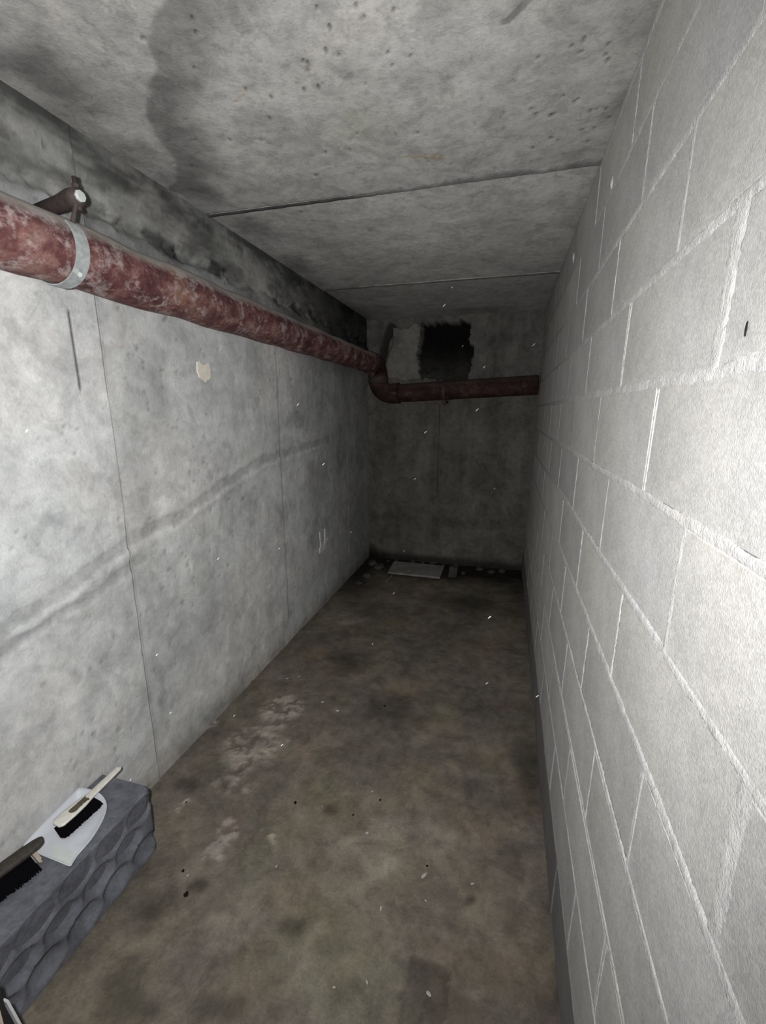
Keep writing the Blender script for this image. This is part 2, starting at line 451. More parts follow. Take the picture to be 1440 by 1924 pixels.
crev = band(U, V, [(-1.13, 2.36), (-1.22, 2.12), (-1.24, 1.98)], .045, .4, .03, 12, 6)*(1 - patch)
Y += crev*.05
Y -= .010*sst(-.01, .01, 1.55 - 1.12 - V + .02*(fbm(U, V*0, 6, 405) - .5))      # lower pour stands slightly proud
gr = (np.abs(U + .645) < .0026)*(V < 1.62)*(V > .75)
Y += gr*.012
col = np.ones(U.shape + (3,))*(1 + .22*(fbm(U, V, 2.2, 410, 5, .6) - .5)*2)[..., None]
col *= 1 - hole[..., None]*(.80 + .16*sst(1.95, 2.2, V) - .22*sst(2.1, 1.9, V)*rub)[..., None]
col *= 1 - .75*crev[..., None]
col *= 1 + .55*patch[..., None]*np.array([1, 1.0, 1.06])
up = sst(1.80, 1.90, V)*(1 - patch)
col *= 1 + .10*up[..., None]*np.array([.8, 1, 1.4])
col *= 1 - .5*gr[..., None]
strk = sst(.48, .68, fbm(U, V*.12, 9, 411, 4))
col *= 1 - .16*strk[..., None]*sst(.4, 1.0, V)[..., None]
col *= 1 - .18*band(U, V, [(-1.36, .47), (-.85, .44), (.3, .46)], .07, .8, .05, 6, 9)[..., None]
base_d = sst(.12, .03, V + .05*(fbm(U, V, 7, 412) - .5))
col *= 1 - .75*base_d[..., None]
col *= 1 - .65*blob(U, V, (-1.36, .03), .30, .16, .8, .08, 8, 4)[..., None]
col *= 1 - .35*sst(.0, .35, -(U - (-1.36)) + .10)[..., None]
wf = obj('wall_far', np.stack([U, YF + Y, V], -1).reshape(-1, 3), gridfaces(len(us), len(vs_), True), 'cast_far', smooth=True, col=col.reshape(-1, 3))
tag(wf, kind='structure')

# wall behind the photographer closes the passage
us = axis(XL - .02, .32, .08); vs_ = axis(-.02, ZC + .03, .08)
U, V = np.meshgrid(us, vs_, indexing='ij')
wb = obj('wall_back', np.stack([U, YB + .006*(fbm(U, V, 3, 1) - .5), V], -1).reshape(-1, 3), gridfaces(len(us), len(vs_), False), 'cast_wall',
         smooth=True, col=np.ones((U.size, 3)))
tag(wb, kind='structure')

# ------------------------------------------------------------------ ceiling: three cast slabs with open joints
cv, cf_ = box(XL - .05, .36, YB - .05, YF + .05, ZC + .06, ZC + .10)
ceil = obj('ceiling', cv, cf_, 'cast_ceiling', col=np.ones((8, 3)))
tag(ceil, kind='structure')
S1, S2 = 1.957, 3.262
def cl(x, y):
    p = onZ(x, y, ZC); return (p[0], p[1])
pits = []
for (cx, cy, k) in [(313, 675, 15), (375, 668, 9), (345, 738, 12), (218, 510, 9), (265, 540, 10), (293, 520, 8), (452, 615, 9), (385, 572, 12), (350, 580, 9),
                    (440, 570, 9), (490, 562, 14), (510, 560, 10), (240, 580, 9), (155, 603, 9), (50, 570, 8), (75, 600, 8), (300, 285, 14), (262, 250, 9), (455, 240, 11),
                    (440, 325, 9), (95, 310, 8), (55, 775, 6), (155, 718, 8), (55, 718, 6), (450, 285, 8), (325, 215, 10)]:
    pits.append((980 + cx/2.748, cy/2.748, k/2.748))
for (cx, cy, k) in [(1290, 50, 16), (912, 290, 10), (905, 320, 8), (990, 232, 9), (960, 395, 9), (985, 692, 11), (1095, 685, 13), (1130, 610, 8), (1265, 245, 8),
                    (1365, 260, 7), (945, 45, 12), (1050, 250, 10), (630, 405, 14), (395, 320, 10), (400, 155, 10), (390, 95, 10), (745, 445, 9), (555, 637, 11),
                    (895, 407, 7), (880, 280, 8), (1405, 608, 10), (945, 795, 16), (1165, 385, 16), (1290, 300, 13), (1120, 40, 8), (165, 180, 14), (935, 1100, 10), (880, 965, 9), (1375, 1075, 9), (740, 540, 7), (1155, 85, 9), (1005, 130, 8)]:
    pits.append((200 + cx/2.4, cy/2.4, k/2.4))
PW = []
for (x, y, k) in pits:
    c = cl(x, y); e = cl(x + 1, y); PW.append((c[0], c[1], max(.0055, k*.5*math.hypot(e[0] - c[0], e[1] - c[1]))))
def ceiling_panel(y0, y1, dz, seed):
    us = axis(XL + .002, .30, .0085); vs_ = axis(y0, y1, .0085)
    U, V = np.meshgrid(us, vs_, indexing='ij')
    Z = np.full(U.shape, ZC + dz) + .007*(fbm(U, V, 1.6, seed) - .5) + .002*(fbm(U, V, 16, seed + 1) - .5)
    pm = np.zeros(U.shape)
    wu, wv = warp(U, V, .006, 60, seed + 2)
    for (a, b, r) in PW:
        if y0 - .05 < b < y1 + .05:
            pm = np.maximum(pm, 1 - sst(.6, 1.15, np.hypot((wu - a), (wv - b)*.8)/r))
    rp = (fbm(U, V, 40, seed + 3, 2) > .84)*(fbm(U, V, 2.6, seed + 4, 3) > .52)*.6
    Z += pm*.005 + rp*.003
    # chipped, rounded arrises at the joints
    for e in (y1,):
        Z += .008*sst(.016, 0, np.abs(V - e) + .008*fbm(U, V, 20, seed + 6))
    col = np.ones(U.shape + (3,))*(1 + .20*(fbm(U, V, 2.2, seed + 7, 5, .6) - .5)*2)[..., None]
    col *= 1 - .68*pm[..., None] - .42*rp[..., None]
    # dark damp run on the left side
    run = [cl(200 + a/2.4, b/2.4) for a, b in [(370, -260), (365, -60), (370, 0), (270, 110), (235, 200), (260, 330), (215, 400), (205, 520), (255, 600), (320, 700), (345, 790), (300, 860)]]
    dr = dpoly(*warp(U, V, .02, 14, seed + 8), run)
    sgn = U - np.interp(V, [q_[1] for q_ in run], [q_[0] for q_ in run])
    rm = np.where(sgn < 0, 1 - sst(.012, .028, dr), (1 - sst(.02, .16, dr)))
    col *= 1 - .40*rm[..., None]
    col *= 1 - .18*band(U, V, [(a + .08, b) for a, b in run], .14, .9, .04, 7, seed + 9)[..., None]
    for (x, y, a, b, k, s) in [(390, 370, .10, .14, .45, 1), (130, 170, .18, .20, .46, 2), (60, 120, .18, .14, .45, 3), (480, 430, .12, .22, .42, 4), (250, 290, .10, .12, .25, 5),
                               (200, 60, .1, .1, .12, 6), (560, 500, .15, .3, .35, 7), (700, 437, .045, .055, .45, 8), (800, 150, .10, .05, .14, 9), (680, 150, .05, .05, .2, 10),
                               (300, 110, .05, .06, .2, 11), (1100, 420, .05, .15, .25, 12), (1200, 60, .09, .2, .16, 13), (1160, 200, .06, .2, .22, 14), (640, 590, .3, .3, .45, 15), (900, 585, .5, .2, .25, 16)]:
        col *= 1 - k*blob(U, V, cl(x, y), a, b, .9, .06, 9, seed + 20 + s)[..., None]
    if seed == 600: col *= 1.12
    edge = sst(.22, 0, U - XL + .10*(fbm(U, V, 5, seed + 60) - .5))
    col *= 1 - .30*edge[..., None]
    # dark scuff and two rusty wire stains, olive tinge in the middle
    col *= 1 - .42*band(U, V, [cl(952, 46), cl(968, 28), cl(992, 4)], .012, .3, .004, 30, 3)[..., None]
    for A, B, wd in [((765, 297), (832, 299), .008), ((470, 170), (440, 195), .003), ((800, 292), (835, 296), .004)]:
        k = band(U, V, [cl(*A), cl(*B)], wd, .6, .005, 40, 4)
        col *= 1 - k[..., None]*np.array([.12, .28, .55])
    ol = blob(U, V, cl(690, 250), .16, .18, .9, .07, 7, 44)
    col *= 1 - ol[..., None]*np.array([.03, .015, .10])
    nu, nv = U.shape
    P = np.stack([U, V, Z], -1).reshape(-1, 3); F = gridfaces(nu, nv, True); C = col.reshape(-1, 3)
    # sides and top so that the slab has its thickness
    b0 = [i*nv for i in range(nu)]; b1 = [i*nv + nv - 1 for i in range(nu)]
    base_i = len(P)
    T0 = P[b0].copy(); T0[:, 2] = ZC + .06; T1 = P[b1].copy(); T1[:, 2] = ZC + .06
    P = np.vstack([P, T0, T1, P[b0], P[b1]]); C = np.vstack([C, C[b0], C[b1], C[b0], C[b1]])
    q0, q1 = base_i + 2*nu, base_i + 3*nu
    for i in range(nu - 1):
        F.append((q0 + i, q0 + i + 1, base_i + i + 1, base_i + i))
        F.append((q1 + i + 1, q1 + i, base_i + nu + i, base_i + nu + i + 1))
        F.append((base_i + i, base_i + i + 1, base_i + nu + i + 1, base_i + nu + i))
    return obj('slab', P, F, 'cast_ceiling', ceil, smooth=True, col=C)
ceiling_panel(YB, S1 - .010, .004, 500)
ceiling_panel(S1 + .006, S2 - .003, .007, 600)
ceiling_panel(S2 + .003, YF + .01, .010, 700)
def filler(y, w, seed, z0, tone, taper):
    """crumbling grout strip over a joint; its near edge wanders over the slab in front"""
    us = axis(XL, .29, .006); k = 6
    P = []; C = []
    rag = fbm(us, us*0, 9, seed, 5, .7); th = fbm(us, us*0 + 5, 25, seed + 1, 4, .6)
    for i, u in enumerate(us):
        ww = w*((.22 + .78*float(sst(-1.0, .1, np.array(u)))) if taper else 1)*(.35 + 1.3*rag[i])
        ww = max(ww, .021 if taper else .010)
        for j in range(k):
            t = j/(k - 1)
            P.append((u, y + .008 - t*ww, z0 - (.0035*th[i] if 0 < j < k - 1 else -.003)))
            q = tone*(.75 + .5*th[i])*((.25 + .75*float(sst(-.75, -.35, np.array(u)))) if taper else 1); C.append((q, q*1.01, q*1.04))
    return obj('joint_filler', P, gridfaces(len(us), k), 'cast_ceiling', ceil, smooth=True, col=np.array(C))
filler(S1, .052, 1, ZC + .002, .55, True)
filler(S2, .014, 2, ZC + .003, .22, False)

# ------------------------------------------------------------------ right wall of concrete blocks
BH, BL, JW = .20, .50, .010
wv_, wf_ = box(.11, .15, YB - .02, YF + .02, -.02, ZC + .03)
wr = obj('wall_right', wv_, wf_, 'mortar', col=np.ones((8, 3))*.5)
wr.location = (XR, 0, 0); wr.rotation_euler = (0, LEAN, 0)
tag(wr, kind='structure')
def block_mesh(name, L, H, damp):
    """front face slightly uneven with rounded, chipped edges; local origin at the lower near corner"""
    rnd = random.Random(hash(name) % 1000 if False else int(L*1000) + damp*77)
    e = .0035
    def front(i, y, z): return (rnd.uniform(-.0008, .0008), y, z)
    v = [front(0, e, e), front(1, L - e, e), front(2, L - e, H - e), front(3, e, H - e)]
    v += [(.004, 0, 0), (.004, L, 0), (.004, L, H), (.004, 0, H)]
    v += [(.12, 0, 0), (.12, L, 0), (.12, L, H), (.12, 0, H)]
    f = [(0, 3, 2, 1)]
    for a in range(4):
        b = (a + 1) % 4
        f.append((a, b, 4 + b, 4 + a)); f.append((4 + a, 4 + b, 8 + b, 8 + a))
    return v, f
meshes = {}
def block(y0, y1, row):
    L = round(y1 - y0 - JW, 3); H = BH - JW
    damp = 2 if row == 0 else (1 if row == 1 else 0)
    key = (L, damp)
    if key not in meshes:
        v, f = block_mesh('block', L, H, damp)
        c = np.ones((len(v), 3))
        if damp == 2: c *= np.array([.38, .38, .39])          # bottom course is soaked and grimy
        if damp == 1: c *= np.array([.84, .84, .86])
        o = obj('block', v, f, 'block', wr, col=c, local=True)
        meshes[key] = o.data
    else:
        o = bpy.data.objects.new('block', meshes[key]); COL.objects.link(o); o.parent = wr
    o.location = (random.uniform(-.0012, .0012), y0 + JW/2, row*BH + JW/2)
    o.rotation_euler = (0, random.uniform(-.004, .004), random.uniform(-.002, .002))
    return o
HEADS = []
OFF = {0: .69, 1: .955, 2: .713, 3: .965, 4: .685, 5: .935, 6: .685, 7: .90, 8: .69, 9: .915, 10: .72, 11: .92}
for r in range(12):
    o0 = OFF[r] - 4*BL
    ys = [YB] + [o0 + k*BL for k in range(14) if YB + .03 < o0 + k*BL < YF - .03] + [YF]
    for a, b in zip(ys[:-1], ys[1:]): block(a, b, r)
    for y in ys[1:-1]: HEADS.append((r, y))
# mortar: ragged ribbons that lie a little proud of the blocks
MP, MF, MC = [], [], []
def ribbon(along, fixed, a0, a1, width, seed, proud=.0013, step=.010):
    ts = axis(a0, a1, step*.6); k = 7
    n0 = len(MP)
    wl_ = width*(.30 + 1.4*fbm(ts, ts*0 + seed, 18, seed, 6, .85)); wr_ = width*(.30 + 1.4*fbm(ts, ts*0 + seed + 9, 18, seed + 3, 6, .85))
    mid = .005*(fbm(ts, ts*0, 3, seed + 5) - .5)
    if along == 'y': mid = mid*1.6
    hh = proud*(.35 + 1.3*fbm(ts, ts*0 + 3, 30, seed + 6, 3))
    for i, t in enumerate(ts):
        for j in range(k):
            s = j/(k - 1)*2 - 1
            off = mid[i] + (wl_[i] if s < 0 else wr_[i])*s*.5
            x = -hh[i]*(1 - abs(s)**4) + .0010*abs(s)**6 + .0005*random.uniform(-1, 1)
            MP.append((x, t, fixed + off) if along == 'y' else (x, fixed + off, t))
            d = 1.0
            z = fixed if along == 'y' else t
            if z < .21: d = .50
            yy = t if along == 'y' else fixed
            d *= 1 - .32*min(1.0, max(0.0, (yy - 1.4)/1.4))          # mortar colour darkened with depth, imitating light fading down the passage
            MC.append((d, d, d))
    for i in range(len(ts) - 1):
        for j in range(k - 1):
            a = n0 + i*k + j
            q = (a, a + 1, a + k + 1, a + k)
            MF.append(q if along == 'z' else q[::-1])
WB = {1: .012, 2: .013, 3: .013, 4: .014, 5: .019, 6: .016, 7: .017, 8: .021, 9: .016, 10: .017, 11: .022}
for r in range(1, 12): ribbon('y', r*BH, YB, YF, WB[r]*1.15, 10*r + 1)
ribbon('y', 12*BH + .004, YB, YF, .030, 991)
for i, (r, y) in enumerate(HEADS):
    wd = .010 + .004*random.random()
    if y > 2.2: wd = .009
    if r == 5 and abs(y - .435) < .05: wd = .042
    if r == 8 and abs(y - .69) < .05: wd = .034
    if r == 6 and abs(y - .685) < .05: wd = .022
    if r == 9 and abs(y - .915) < .05: wd = .020
    ribbon('z', y, r*BH, (r + 1)*BH, wd, 300 + 7*i, .0007, .010)
def bed(along, fixed, a0, a1):
    b0 = len(MP)
    for t in (a0, a1):
        for o in (-.011, .011):
            MP.append((.0035, t, fixed + o) if along == 'y' else (.0035, fixed + o, t))
            MC.append((.9, .9, .9) if (fixed if along == 'y' else t) > .21 else (.4, .4, .4))
    q = (b0, b0 + 1, b0 + 3, b0 + 2)
    MF.append(q if along == 'z' else q[::-1])
for r in range(1, 12): bed('y', r*BH, YB, YF)
for (r, y) in HEADS: bed('z', y, r*BH, (r + 1)*BH)
mo = obj('mortar', MP, MF, 'mortar', wr, smooth=True, col=np.array(MC), local=True)
# smeared mortar lumps at the head of the wall, under the ceiling joints
MATS['gouge'] = MATS['dark_edge']
d = ray(1397, 618)
tt = .249/d[0]; gy, gz = d[1]*tt, d[2]*tt + CAMZ
gv, gf = rock((0, 0, 0), .0045, 5, 1.7)
gv = [(v[0]*.18, v[1]*.55, v[2]) for v in gv]
go = obj('chip_mark', gv, gf, 'dark_edge', wr, local=True); go.location = (-.001 + .0, gy, gz)
go['label'] = 'small dark gouge in the pale block face'
for (px, py, r, s) in [(1150, 345, .014, 1), (1078, 485, .018, 2)]:
    d = ray(px, py); tt = .262/d[0]
    v, f = rock((0, 0, 0), r, 70 + s, 1.3)
    o = obj('mortar_lump', [(a*.45, b, c) for a, b, c in v], f, 'mortar', wr, smooth=True, col=np.ones((len(v), 3)), local=True)
    o.location = (0.0, d[1]*tt, d[2]*tt + CAMZ)

# ================================================================== THINGS
# ------------------------------------------------------------------ red pipe along the left wall, down and across the far wall
PX, PZ, PR = -1.216, CAMZ + .43, .0855
pipe = empty('sprinkler_pipe', (PX, 4.1, PZ))
tag(pipe, 'long peeling red steel pipe along left wall that turns across the far wall', 'pipe')
pth = [(PX + .004*math.sin(i*.9), y, PZ + .003*math.cos(i*1.3)) for i, y in enumerate(np.linspace(YB + .02, 4.00, 60))]
v, f = tube(pth, [PR*(1 + .010*math.sin(i*2.1)) for i in range(60)], 40)
obj('long_pipe', v, f, 'red_pipe', pipe, smooth=True)
BR = .13
ebow = [(PX, 3.97, PZ), (PX, 4.06, PZ)] + [(PX, 4.10 + BR*math.sin(a), PZ - BR*(1 - math.cos(a))) for a in np.linspace(0, math.pi/2, 9)]
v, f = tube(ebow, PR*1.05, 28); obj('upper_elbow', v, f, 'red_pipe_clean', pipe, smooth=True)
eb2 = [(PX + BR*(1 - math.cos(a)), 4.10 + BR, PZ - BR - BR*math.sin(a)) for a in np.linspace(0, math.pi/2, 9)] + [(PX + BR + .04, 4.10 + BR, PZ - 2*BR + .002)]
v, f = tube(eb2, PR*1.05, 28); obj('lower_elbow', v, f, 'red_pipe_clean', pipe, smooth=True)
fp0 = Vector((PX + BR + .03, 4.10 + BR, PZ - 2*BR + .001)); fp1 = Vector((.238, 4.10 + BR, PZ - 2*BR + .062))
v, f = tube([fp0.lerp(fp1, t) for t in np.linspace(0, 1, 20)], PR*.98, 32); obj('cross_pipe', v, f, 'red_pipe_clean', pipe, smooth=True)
def ring(name, c, ax, r, w, mat, par, lip=.012):
    c = Vector(c); ax = Vector(ax).normalized()
    p = [c - ax*w/2, c - ax*w/2*.98, c - ax*w/4, c + ax*w/4, c + ax*w/2*.98, c + ax*w/2]
    rr = [r*.9, r + lip, r + lip*.7, r + lip*.7, r + lip, r*.9]
    v, f = tube(p, rr, 28, True); return obj(name, v, f, mat, par, smooth=False)
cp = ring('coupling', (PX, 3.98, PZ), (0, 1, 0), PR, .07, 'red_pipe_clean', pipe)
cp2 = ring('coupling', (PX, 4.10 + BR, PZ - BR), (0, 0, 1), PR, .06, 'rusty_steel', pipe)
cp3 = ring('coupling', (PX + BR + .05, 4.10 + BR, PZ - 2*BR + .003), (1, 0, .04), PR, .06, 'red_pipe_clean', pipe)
for (par, c) in ((cp, (PX + .02, 3.98, PZ - PR - .012)), (cp3, (PX + BR + .05, 4.10 + BR - PR - .012, PZ - 2*BR))):
    v, f = box(c[0] - .022, c[0] + .022, c[1] - .012, c[1] + .012, c[2] - .012, c[2] + .012)
    loc = np.array(pipe.location)
    o = obj('bolt_lug', np.array(v) - loc, f, 'rusty_steel', None); o.parent = par

# hanger with galvanised band, rod and wall sleeve
HY, HZ = 1.085, CAMZ + .566
HX = -1.157                      # the rod hangs on the room side of the pipe
hang = empty('pipe_hanger', (XL + .002, HY, HZ))
tag(hang, 'dark wall sleeve with threaded rod and galvanised band holding the red pipe', 'pipe hanger')
v, f = tube([(XL - .01, HY + .05, HZ + .004), (-1.24, HY + .02, HZ + .002), (HX - .018, HY, HZ), (HX + .010, HY - .004, HZ)], [.020, .021, .024, .021], 18)
sl = obj('wall_sleeve', v, f, 'rusty_steel', hang, smooth=True)
v, f = tube([(HX + .008, HY - .003, HZ), (HX + .016, HY - .005, HZ), (HX + .018, HY - .005, HZ)], [.0145, .0145, .010], 8)
loc = np.array(hang.location)
o = obj('end_plug', np.array(v) - loc, f, 'steel_plug'); o.parent = sl
v, f = tube([(HX - .004, HY + .001, HZ + .050), (HX - .002, HY, HZ), (HX + .004, HY - .030, PZ + .064)], [.0065, .006, .006], 12)
obj('threaded_rod', v, f, 'rusty_steel', hang, smooth=True)
for zz in (HZ + .026, HZ - .028):
    v, f = tube([(HX - .002, HY, zz - .005), (HX - .002, HY, zz + .005)], .010, 6); obj('nut', v, f, 'rusty_steel', hang)
# band wraps the room side and the underside of the pipe
angs = np.linspace(math.radians(44), math.radians(-200), 40)
P = []; F = []
for a in angs:
    for dy, dr in ((-.020, .0015), (-.020, .0045), (.020, .0045), (.020, .0015)):
        P.append((PX + (PR*1.01 + dr)*math.cos(a), HY - .034 + dy, PZ + (PR*1.01 + dr)*math.sin(a)))
for i in range(len(angs) - 1):
    for k in range(4): F.append((i*4 + k, i*4 + (k + 1) % 4, i*4 + 4 + (k + 1) % 4, i*4 + 4 + k))
bd = obj('band', P, F, 'galvanised', hang)
v, f = tube([(PX + PR*.80, HY - .040, PZ - PR*.72), (PX + PR*.92, HY - .044, PZ - PR*.80)], [.008, .007], 6)
o = obj('clamp_screw', np.array(v) - loc, f, 'steel_plug'); o.parent = bd
# clip under the cross pipe
kp = fp0.lerp(fp1, .37)
clip = empty('pipe_clip', (kp.x, YF - .02, kp.z - PR))
tag(clip, 'dark steel clip under the red cross pipe on the far wall', 'pipe clip')
angs = np.linspace(math.radians(20), math.radians(-200), 24)
P = []; F = []
for a in angs:
    for dx, dr in ((-.013, .001), (-.013, .006), (.013, .006), (.013, .001)):
        P.append((kp.x + dx, kp.y - (PR + dr)*math.cos(a), kp.z + (PR + dr)*math.sin(a)))
for i in range(len(angs) - 1):
    for k in range(4): F.append((i*4 + k, i*4 + (k + 1) % 4, i*4 + 4 + (k + 1) % 4, i*4 + 4 + k))
obj('strap', P, F, 'rusty_steel', clip)
v, f = box(kp.x - .016, kp.x + .016, kp.y - .02, YF + .02, kp.z - PR - .030, kp.z - PR - .004); obj('bracket', v, f, 'rusty_steel', clip)
v, f = tube([(kp.x + .002, kp.y, kp.z - PR - .05), (kp.x + .002, kp.y, kp.z - PR - .004)], .009, 8); obj('stud', v, f, 'rusty_steel', clip)

# ------------------------------------------------------------------ marks stuck on the left wall
pc = onX(378, 698, XL)
ol = [(-.42, .48), (-.30, .55), (-.12, .36), (.10, .36), (.26, .50), (.42, .44), (.47, .12), (.44, -.30), (.30, -.46), (.22, -.40), (.08, -.62), (-.10, -.50), (-.34, -.36), (-.46, -.05)]
def flake(name, c, outline, su, sv, th, mat, label, cat):
    P = []
    for t in (-.004, th):
        for a, b in outline: P.append((XL + .015 + t, c[1] + a*su, c[2] + b*sv))
    n = len(outline)
    F = [tuple(range(n, 2*n)), tuple(range(n))[::-1]] + [(i, (i + 1) % n, n + (i + 1) % n, n + i) for i in range(n)]
    return tag(obj(name, P, F, mat), label, cat)
flake('paint_flake', pc, ol, .100, .078, .0025, 'cream_paint', 'cream patch of paint on the left wall under the red pipe', 'paint patch')
uc = onX(604, 1015, XL)
uo = [(-.5, .55), (-.34, .55), (-.30, -.05), (-.1, -.28), (.16, -.2), (.28, .0), (.26, .55), (.42, .5), (.46, -.12), (.72, -.02), (.40, -.3), (.3, -.5), (-.55, -.55), (-.6, -.4), (-.42, -.2)]
flake('chalk_mark', uc, uo, .130, .155, .003, 'chalk', 'pale U-shaped smear on the dark end of left wall', 'mark')

# ------------------------------------------------------------------ grey scalloped block in the lower left corner
BX0, BX1, BY0, BY1, BZ = XL + .012, -1.135, .28, 1.04, .262
blk = empty('scalloped_block', ((BX0 + BX1)/2, .66, 0))
tag(blk, 'long grey block with rounded scallops on its side, lying against left wall', 'block')
ys = axis(BY0, BY1, .006); zs = axis(.006, BZ, .006)
Yg, Zg = np.meshgrid(ys, zs, indexing='ij')
dep = np.zeros(Yg.shape)
cells = []
rows = [(.212, .0), (.135, .058), (.058, .0)]
for zc, o in rows:
    y = BY1 - .055 - o
    while y > BY0 - .1:
        cells.append((y, zc)); y -= .118
cell = np.full(Yg.shape, 9.0)
for (cy, cz) in cells:
    # shallow dished ovals, deepest towards the lower near side
    e = ((Yg - cy)/.056)**2 + ((Zg - cz)/.043)**2
    dsh = np.clip(1 - e, 0, 1)
    dep = np.maximum(dep, .026*dsh**.75*(1 + .25*(Zg - cz)/.05))
Xf = BX1 - dep + .003*(fbm(Yg, Zg, 30, 91) - .5)
rnd_ = lambda d, r: np.where(d < r, r - np.sqrt(np.clip(r*r - (r - d)**2, 0, None)), 0)
Xf -= rnd_(BY1 - Yg, .022) + rnd_(BZ - Zg, .004)
nu, nv = Yg.shape
P = np.stack([Xf, Yg, Zg], -1).reshape(-1, 3)
obj('scalloped_face', P, gridfaces(nu, nv), 'foam_grey', blk, smooth=True)
# top, far end and back as the body
top = [(BX0, BY0), (BX1, BY0), (BX1, BY1 - .024), (BX1 - .007, BY1 - .007), (BX1 - .024, BY1), (BX0, BY1)]
P = []; F = []
for z, ins in ((.004, 0), (BZ - .004, 0), (BZ, .004)):
    for (x, y) in top: P.append((x - (ins + .0315*(z < BZ - .005) if x > BX0 + .1 else 0), y - ins*(y > .6), z))
n = len(top)
P2 = [(BX1 - .033 if x > BX0 + .1 else x, y, z) if z < BZ - .02 else (x, y, z) for (x, y, z) in P]
for k in range(2):
    for i in range(n): F.append((k*n + i, k*n + (i + 1) % n, (k + 1)*n + (i + 1) % n, (k + 1)*n + i))
F.append(tuple(range(2*n, 3*n))); F.append(tuple(range(n))[::-1])
obj('body', P2, F, 'foam_grey', blk)
TZ = BZ
def tp(x, y, dz=0):
    p = onZ(x, y, TZ + dz); return np.array((p[0], p[1], TZ + dz))

# ------------------------------------------------------------------ white dustpan on the block
pan = empty('dustpan', tuple(tp(120, 1550)))
tag(pan, 'white plastic dustpan with rounded back lying on top of the grey block', 'dustpan')
outl = [(30, 1585), (46, 1560), (68, 1534), (92, 1511), (118, 1492), (142, 1483), (164, 1483), (186, 1491), (198, 1506), (199, 1523), (190, 1545), (174, 1572), (158, 1592), (146, 1606)]
def catmull(p, sub=4):
    out = []
    for i in range(len(p) - 1):
        a, b, c, d = [np.array(p[max(0, min(len(p) - 1, i + k))], float) for k in (-1, 0, 1, 2)]
        for j in range(sub):
            t = j/sub
            out.append(tuple(.5*(2*b + (c - a)*t + (2*a - 5*b + 4*c - d)*t*t + (3*b - a - 3*c + d)*t**3)))
    return out + [p[-1]]
n1_ = len(outl)
outl = catmull(outl + [(138, 1618), (131, 1626), (112, 1619), (92, 1611), (60, 1598), (38, 1590)])
n = len(outl)
def rim_height(i):
    t = i/4.0/(n1_ - 1)                            # 0..1 along left side, back and right side, beyond 1 the open front
    if t >= 1: return 0.0
    return .030*math.sin(math.pi*min(1, t*1.0))**.8*(1 - .60*float(sst(.45, .70, np.array(t))))
rimh = [rim_height(i) for i in range(n)]
O = [tp(x, y, .003 + rimh[i]) for i, (x, y) in enumerate(outl)]
O = [np.array((max(p[0], XL + .020), p[1], p[2])) for p in O]
cen = np.mean(O, 0)
rings = [.25, .5, .7, .78, .85, .91, .96, 1.0]
P = [(cen[0], cen[1], TZ + .003)]; F = []
for i, p in enumerate(O):
    for r_ in rings:
        q = cen + (p - cen)*r_
        u_ = max(0.0, (r_ - .66)/.34)
        P.append((q[0], q[1], TZ + .003 + rimh[i]*u_*u_))
    q = cen + (p - cen)*1.02; P.append((max(q[0], XL + .014), q[1], TZ + .003 + rimh[i]*.97))
    q = cen + (p - cen)*.97; P.append((max(q[0], XL + .014), q[1], TZ + .0008))
k = len(rings) + 2
for i in range(n):
    a, b = 1 + i*k, 1 + ((i + 1) % n)*k
    F.append((0, b, a))
    for j in range(k - 1): F.append((a + j, b + j, b + j + 1, a + j + 1))
tray = obj('tray', P, F, 'white_plastic', pan, smooth=True)
rp = [(P[1 + i*k + k - 3][0], P[1 + i*k + k - 3][1], P[1 + i*k + k - 3][2]) for i in range(4*(n1_ - 1))]
v, f = tube(rp, .0020, 8); obj('rim', v, f, 'white_plastic', pan, smooth=True)
A, B_, C_, D_ = tp(106, 1588), tp(146, 1604), tp(131, 1627), tp(92, 1611)
P = [tuple(q + np.array((0, 0, z))) for z in (.0035, .0055) for q in (A, B_, C_, D_)]
F = [(4, 5, 6, 7), (3, 2, 1, 0)] + [(i, (i + 1) % 4, 4 + (i + 1) % 4, 4 + i) for i in range(4)]
lp = obj('lip', P, F, 'grey_tape', pan); lp['label'] = 'pale grey-green lip strip'

# ------------------------------------------------------------------ hand brush lying in the dustpan
hb = empty('hand_brush', tuple(tp(140, 1520)))
tag(hb, 'cream handled hand brush with black bristles resting in white dustpan', 'brush')
h = .034
tipp, neck, head = tp(226, 1441, h + .006), tp(172, 1493, h), tp(105, 1551, h - .006)
def slab_path(pts, widths, thick, up=np.array((0, 0, 1.0))):
    P = []; F = []
    for i, p in enumerate(pts):
        t = pts[min(i + 1, len(pts) - 1)] - pts[max(i - 1, 0)]; t = t/np.linalg.norm(t)
        s = np.cross(t, up); s /= np.linalg.norm(s); u = np.cross(s, t)
        w_ = widths[i]
        for a, b in ((-1, -.6), (-1, .6), (-.75, 1), (.75, 1), (1, .6), (1, -.6), (.75, -1), (-.75, -1)):
            P.append(p + s*a*w_ + u*b*thick)
    n = 8
    for i in range(len(pts) - 1):
        for q in range(n): F.append((i*n + q, i*n + (q + 1) % n, (i + 1)*n + (q + 1) % n, (i + 1)*n + q)[::-1])
    F.append(tuple(range(n))); F.append(tuple(range((len(pts) - 1)*n, len(pts)*n))[::-1])
    return [tuple(q) for q in P], F
L_ = lambda a, b, t: a*(1 - t) + b*t
pts = [tipp, L_(tipp, neck, .08), L_(tipp, neck, .3), L_(tipp, neck, .7), neck, L_(neck, head, .12), L_(neck, head, .3), L_(neck, head, .6), L_(neck, head, .92), head]
v, f = slab_path(pts, [.007, .011, .012, .013, .014, .017, .022, .025, .024, .015], .0045)
